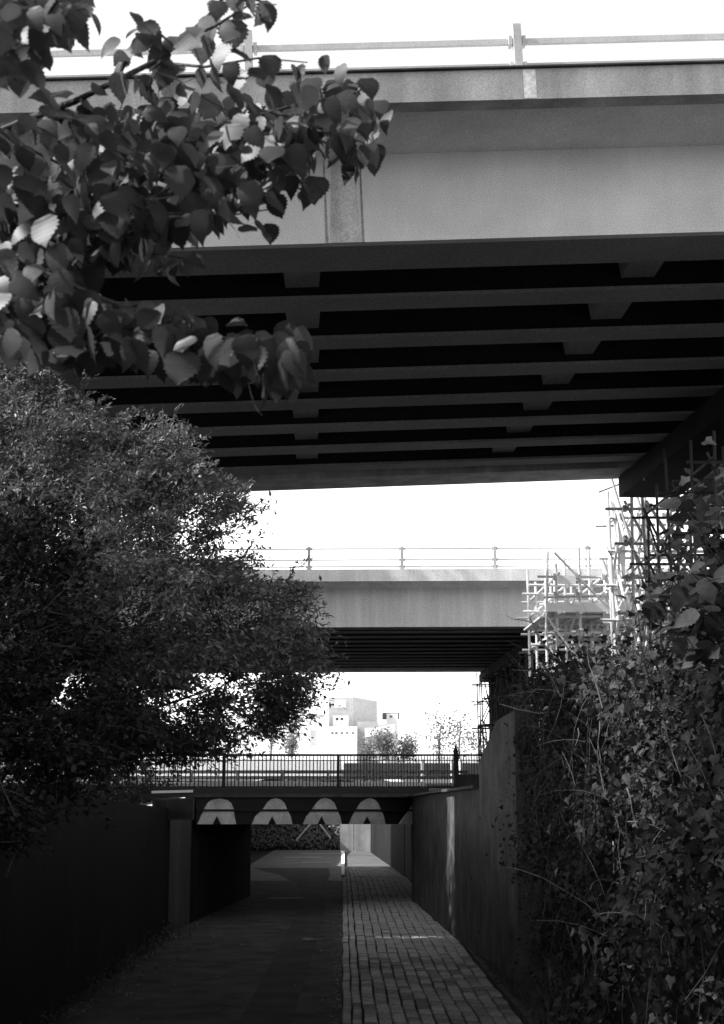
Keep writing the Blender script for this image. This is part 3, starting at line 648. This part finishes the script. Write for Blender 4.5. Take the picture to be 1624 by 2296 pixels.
for i in range(60):
    Y = random.uniform(12, 29); z = topZ(Y)+random.uniform(-.3, .1); x = bankX(Y)+random.uniform(-.3, .3)
    p = Vector((x, Y, z)); d = Vector((random.gauss(-.4,.4), random.gauss(-.2,.5), random.gauss(.6,.4))).normalized(); ln = random.uniform(.3, .9); pts = [p]
    for k in range(5): d = (d+Vector((random.gauss(0,.15), random.gauss(0,.15), -.2))).normalized(); pts.append(pts[-1]+d*ln/5)
    st.tube(pts, random.uniform(.0025, .006), .001, n=4, cap=False)
st.build('stem', M['pale_stem'], iv)['kind'] = 'stuff'
# ivy hanging on the end of the wall
e = empty('ivy', (3.5, 32, 1.5), 'thin strands of ivy hanging down the end of the right wall', 'ivy')
P = []; q = MB()
for x0, y0, x1, y1, k in ((1172,1640,1192,1780,70), (1185,1620,1180,1720,50), (1196,1630,1200,1760,40), (1165,1655,1178,1700,20)):
    pts = [U(x0+(x1-x0)*t+6*math.sin(t*9), y0+(y1-y0)*t, 23.2) for t in (0,.25,.5,.75,1)]
    q.tube(pts, .009, .006, n=4)
    for i in range(k): t = random.random()**1.3*4; a = int(min(3, t)); P.append(tuple(pts[a].lerp(pts[a+1], t-a)+Vector((random.gauss(0,.05), -.05, random.gauss(0,.04)))))
q.build('stem', M['grey_stem'], e); P = np.array(P); n = len(P)
leaves('ivy_leaves', P, rnd_unit(n)*.5+[0,-.2,-1], rnd_unit(n)*.4+[-.3,-1,.2], rng.uniform(.04, .08, n), .9, M['ivy_leaf'], e, IVY)
# large bare branches sticking out of the ivy top
def branch(label, paths, Y, mat='pale_stem'):
    p0 = U(paths[0][0][0], paths[0][0][1], Y); e = empty('dead_branch', p0, label, 'branch', 'bare branches sticking out of the ivy')
    for i, (p, r) in enumerate((pp[:-1], pp[-1]) for pp in paths):
        q = MB(); q.tube([U(a, b, Y+.15*math.sin(k+i)) for k, (a, b) in enumerate(p)], r, r*.35, n=6); q.build('limb', M[mat], e, smooth=True)
branch('long pale branch curving left out of the ivy across the scaffold', [[(1440,1600),(1390,1560),(1340,1588),(1280,1592),(1210,1600),(1160,1590),(1120,1578),.02],[(1350,1590),(1370,1560),(1400,1545),(1430,1570),.012],[(1330,1590),(1310,1570),(1290,1552),.008]], 20)
branch('broken upright branch with side twigs at the left end of the ivy', [[(1270,1500),(1240,1470),(1215,1440),(1200,1410),(1188,1385),.03],[(1240,1470),(1262,1440),(1275,1425),.012],[(1205,1400),(1180,1392),(1150,1388),(1135,1380),.009],[(1250,1480),(1210,1505),(1150,1502),.014],[(1240,1490),(1205,1520),(1180,1535),.008]], 22)
branch('pale snapped branch pointing up in the middle of the bank', [[(1390,1850),(1375,1820),(1362,1795),.018],[(1390,1850),(1372,1835),(1365,1828),.01],[(1375,1870),(1376,1920),(1377,1960),.012]], 14)
branch('long arching branch low on the right of the bank', [[(1640,1790),(1590,1850),(1540,1895),(1480,1915),(1420,1925),.018],[(1560,1885),(1500,1910),(1460,1930),.008]], 9, 'grey_stem')

# big-leaved shrub in the near right corner; every larger leaf is a part
def leaf_mesh(nm, mat, asp=.85, teeth=6, curl=.15):
    q = MB(); n = 16; L = []
    for i in range(n+1):
        t = i/n; w = asp*float(np.interp(t, [0,.04,.12,.25,.4,.55,.7,.82,.9,.95,1], [.03,.24,.40,.49,.50,.45,.34,.21,.10,.04,0]))
        if 1 < i < n-1: w *= 1.09 if i % 2 else .91
        L.append((t, w))
    for t, w in L: q.v.append((t, 0, -curl*t*t))
    for s in (1, -1):
        for t, w in L: q.v.append((t-.10*w*max(0, 1-t*3)-(.02 if w > .1 else 0), s*w, -curl*t*t+w*.32-abs(w)*w*.9))
    m = n+1
    for s in (0, 1):
        b = m*(s+1)
        for i in range(n):
            f = (i, i+1, b+i+1, b+i); q.f.append(f if s else f[::-1])
    return q.mesh(nm, M[mat], True)
limeM = [leaf_mesh('leaf', 'lime_leaf', a, t, c) for a, t, c in ((.95,5,.12), (.85,5,.40), (1.0,6,-.05), (.75,5,.65), (.6,5,.3))]
def place_leaf(me, p, d, nrm, s, parent, name='leaf'):
    d = Vector(d).normalized(); nrm = Vector(nrm); nrm = (nrm-d*nrm.dot(d)).normalized(); b = nrm.cross(d)
    mt = Matrix((d, b, nrm)).transposed().to_4x4(); o = bpy.data.objects.new(name, me); COL.objects.link(o); o.parent = parent
    o.matrix_basis = Matrix.Translation(Vector(p)-parent.location) @ mt @ Matrix.Scale(s, 4); return o
e = empty('elder_shrub', (3.0, 8.6, -.5), 'broad-leaved shrub leaning over the ivy at the right edge', 'shrub')
q = MB(); rs = random.Random(4); rb = U(1720, 1900, 8.2); sp = []
for i in range(26):
    x, y = rs.uniform(1450, 1640), rs.uniform(1110, 1480)
    if x < 1500 and y < 1150: x += 60
    t = U(x, y, rs.uniform(7.2, 8.8)); m = rb.lerp(t, .55)+Vector((.25, 0, .25)); q.tube([rb, m, t], .014, .003, n=5); sp.append((m, t))
q.build('stem', M['grey_stem'], e)
elderM = [leaf_mesh('leaf', 'ivy_leaf', a, 4, c) for a, c in ((.62,.15), (.7,.3), (.55,.0))]
for m, t in sp:
    for k in range(9):
        p = m.lerp(t, .45+.55*k/8)+Vector((rs.gauss(0,.03), rs.gauss(0,.05), rs.gauss(0,.03)))
        d = Vector((rs.gauss(-.3,.6), rs.gauss(-.3,.5), rs.gauss(-.3,.4))); place_leaf(rs.choice(elderM), p, d, (rs.gauss(-.2,.5), rs.gauss(-.5,.5), 1), rs.uniform(.09, .16), e)

# ---------------------------------------------------------------- overhanging lime tree, top left
lt = empty('lime_tree', (-2.6, 3.4, 0.0), 'broad-leaved tree hanging its leafy branches into the top left', 'tree')
q = MB(); q.tube([(-2.6,3.4,-1.6),(-2.55,3.4,1.5),(-2.4,3.4,3.5),(-2.2,3.5,5)], .22, .08, n=10); q.build('trunk', M['bark'], lt, smooth=True)
tws = [([(-60,325),(0,295),(89,256),(167,228),(267,178),(345,139),(400,95),(462,42),(505,-10),(560,-80)], 3.2, .012),
       ([(-60,380),(120,370),(334,322),(473,289),(612,250),(700,225),(760,222),(840,190)], 3.4, .007),
       ([(-60,430),(150,470),(250,478),(400,480),(520,482),(600,470)], 3.1, .006),
       ([(-60,520),(100,610),(222,668),(330,705),(445,751),(560,765),(650,775)], 3.0, .009),
       ([(-60,470),(100,480),(220,520),(300,560),(440,585)], 3.3, .007),
       ([(200,420),(400,400),(560,350),(640,370),(700,400)], 3.5, .005),
       ([(-60,160),(40,60),(120,20),(190,20)], 2.7, .006),
       ([(267,178),(300,90),(330,60),(300,40)], 3.2, .004),
       ([(345,139),(460,150),(580,130),(690,140)], 3.3, .005),
       ([(612,250),(700,290),(790,310),(850,335)], 3.4, .004),
       ([(400,95),(480,60),(560,10),(620,10)], 3.15, .005),
       ([(-60,560),(40,640),(120,720),(160,800)], 3.3, .006),
       ([(-60,250),(60,330),(200,400),(330,450),(400,440)], 3.0, .006)]
pl = []; 
for ti, (tp, Y, r) in enumerate(tws):
    q = MB(); P_ = [U(a, b, Y+.12*math.sin(k*1.3+ti)) for k, (a, b) in enumerate(tp)]
    if tp[0][0] < 0: P_ = [Vector((-2.42, 3.4, P_[0].z-.3)), P_[0].lerp(Vector((-2.42,3.4,P_[0].z)), .45)]+P_
    q.tube(P_, r, r*.3, n=6); q.build('branch', M['bark'], lt, smooth=True)
    i0 = 2 if tp[0][0] < 0 else 0
    for k in range(i0, len(P_)-1):
        L_ = (P_[k+1]-P_[k]); nn = max(1, int(L_.length/.028))
        for j in range(nn): pl.append((P_[k]+L_*((j+.5)/nn), L_.normalized(), 1))
main = [(-40,330),(60,300),(160,250),(280,215),(420,200),(560,230),(640,260),(690,300),(640,350),(560,390),(560,440),(480,470),(400,470),(330,540),(250,540),(180,600),(240,680),(330,720),(420,760),(300,770),(160,770),(60,720),(-40,690)]
rs = random.Random(21)
low = [(60,640),(200,680),(330,700),(450,735),(560,760),(660,745),(680,790),(655,850),(560,865),(480,840),(380,800),(250,790),(120,800),(0,760)]
core = [(-40,380),(100,330),(250,330),(420,340),(560,400),(540,450),(380,470),(300,540),(160,600),(160,700),(60,740),(-40,700)]
tipz = [(560,190),(640,170),(700,190),(830,170),(850,230),(870,330),(800,310),(740,370),(690,350),(640,430),(600,470),(540,420),(560,300)]
while len(pl) < 2300:
    ch = rs.random()
    if ch < .03:
        x, y = rs.choice(((rs.uniform(-40, 180), rs.uniform(-40, 45)), (rs.uniform(-40, 70), rs.uniform(20, 170)))); pl.append((U(x, y-20, rs.uniform(2.6, 3.2)), Vector((rs.gauss(.3,1), rs.gauss(0,.5), -.3)).normalized(), 0)); continue
    if ch < .09:
        x, y = rs.uniform(540, 860), rs.uniform(150, 470)
        if inside(tipz, x, y): pl.append((U(x, y-20, rs.uniform(3.2, 3.9)), Vector((rs.gauss(.3,1), rs.gauss(0,.5), -.3)).normalized(), 0))
        continue
    if ch < .3:
        x, y = rs.uniform(-40, 690), rs.uniform(620, 870)
        if inside(low, x, y): pl.append((U(x, y-25, rs.uniform(2.8, 3.5)), Vector((rs.gauss(.3,1), rs.gauss(0,.5), -.3)).normalized(), 0))
        continue
    if ch < .6:
        x, y = rs.uniform(-40, 600), rs.uniform(300, 760)
        if inside(core, x, y): pl.append((U(x, y-20, rs.uniform(3.0, 4.4)), Vector((rs.gauss(0,1), rs.gauss(0,.5), -.3)).normalized(), 0))
        continue
    x, y = rs.uniform(-40, 700), rs.uniform(190, 780)
    if inside(main, x, y): pl.append((U(x, y, rs.uniform(2.9, 4.2)), Vector((rs.gauss(0,1), rs.gauss(0,.5), -.3)).normalized(), 0))
first = pl[:300]; others = pl[300:]
def leafpose(p, d, s_):
    side = rs.choice((-1, 1)); dd = d*.45+Vector((0,0,-1))*rs.uniform(.4, 1.1)+Vector((side*rs.uniform(.1,.6), rs.gauss(0,.35), rs.gauss(0,.2)))
    nn = Vector((rs.gauss(0,.45), -1*rs.uniform(.2,1), rs.uniform(.2,1.0)))
    return p+Vector((rs.gauss(0,.012), rs.gauss(0,.04), -.008)), dd.normalized(), nn, rs.uniform(.046, .082)
for p, d, s_ in first:
    a, b, c, s = leafpose(p, d, s_); place_leaf(rs.choice(limeM), a, b, c, s, lt)
V_, F_ = [], []
for p, d, s_ in others:
    a, b, c, s = leafpose(p, d, s_); me = rs.choice(limeM); c = (c-b*c.dot(b)).normalized(); e3 = c.cross(b); n0 = len(V_)
    for v in me.vertices: V_.append(tuple(a+(b*v.co.x+e3*v.co.y+c*v.co.z)*s))
    for f in me.polygons: F_.append(tuple(n0+i for i in f.vertices))
q = MB(); q.v, q.f = V_, F_; q.build('leaves', M['lime_leaf'], lt, smooth=True)['kind'] = 'stuff'

# ---------------------------------------------------------------- grass and weeds at the edges
n = 16000; Y = rng.uniform(17, 36, n); f = rng.uniform(0, 1, n); re = 1.95+.0128*(45-Y)+.17; bx = bankXa(Y)
wx = np.where(Y > 23.2, 2.85-(Y-23.3)*.043, bx+.1); x = re+(wx-re)*f; P = np.column_stack([x, Y, -1.53-.0266*Y+.72*f*np.where(Y > 23, .45, 1)])
D = rnd_unit(n)*.5+[-.1, -.1, 1]; o = leaves('grass', P, D, rnd_unit(n), rng.uniform(.08, .25, n), .12, M['grass'], None); tag(o, 'rough grass between the paving and the right bank', 'grass')
q = strip('verge', 'earth', [(rightE(Y)+.15, 4.3, Y) for Y in (28, 32, 36, 40, 44.9)], .03); tag(q, kind='structure')
n = 3500; Y = rng.uniform(17, 48, n); x = -4.5-.008*(Y-20)+rng.exponential(.11, n)-np.where(Y > 34.7, .6, 0); P = np.column_stack([x, Y, -1.53-.0266*Y+rng.exponential(.06, n)])
o = leaves('weeds', P, rnd_unit(n)+[.2,0,.6], rnd_unit(n)+[0,0,1], rng.uniform(.04, .13, n), .5, M['grass'], None); tag(o, 'low weeds and fallen leaves along the foot of the left wall', 'weeds')

n = 700; Y = rng.uniform(17, 44, n); x = np.where(rng.random(n) < .6, -4.4+rng.exponential(.35, n), -.62-.0132*(Y-45)-rng.exponential(.12, n))
P = np.column_stack([x, Y, -1.53-.0266*Y+.015]); o = leaves('fallen_leaves', P, rnd_unit(n)*[1,1,.15], rnd_unit(n)*.3+[0,0,1], rng.uniform(.03, .07, n), .7, M['pale_stem'], None, IVY); tag(o, 'fallen leaves scattered over the asphalt and along its edges', 'leaf litter')

n = 26000; P = np.column_stack([rng.uniform(-13, -5.0, n), rng.uniform(17, 44.4, n), np.full(n, PL)]); P[:, 0] -= np.where((P[:, 1] > 34) & (P[:, 0] > -5.6), .6, 0)
P[:, 2] += np.abs(rng.normal(size=n))*.22*(1+.6*np.sin(P[:, 0]*2)*np.sin(P[:, 1]*1.3)); o = leaves('ground_cover', P, rnd_unit(n)+[0,0,.3], rnd_unit(n)+[0,-.3,1], rng.uniform(.06, .16, n), .5, M['ivy_leaf'], None); tag(o, 'low leafy growth covering the top of the left bank', 'ground cover')
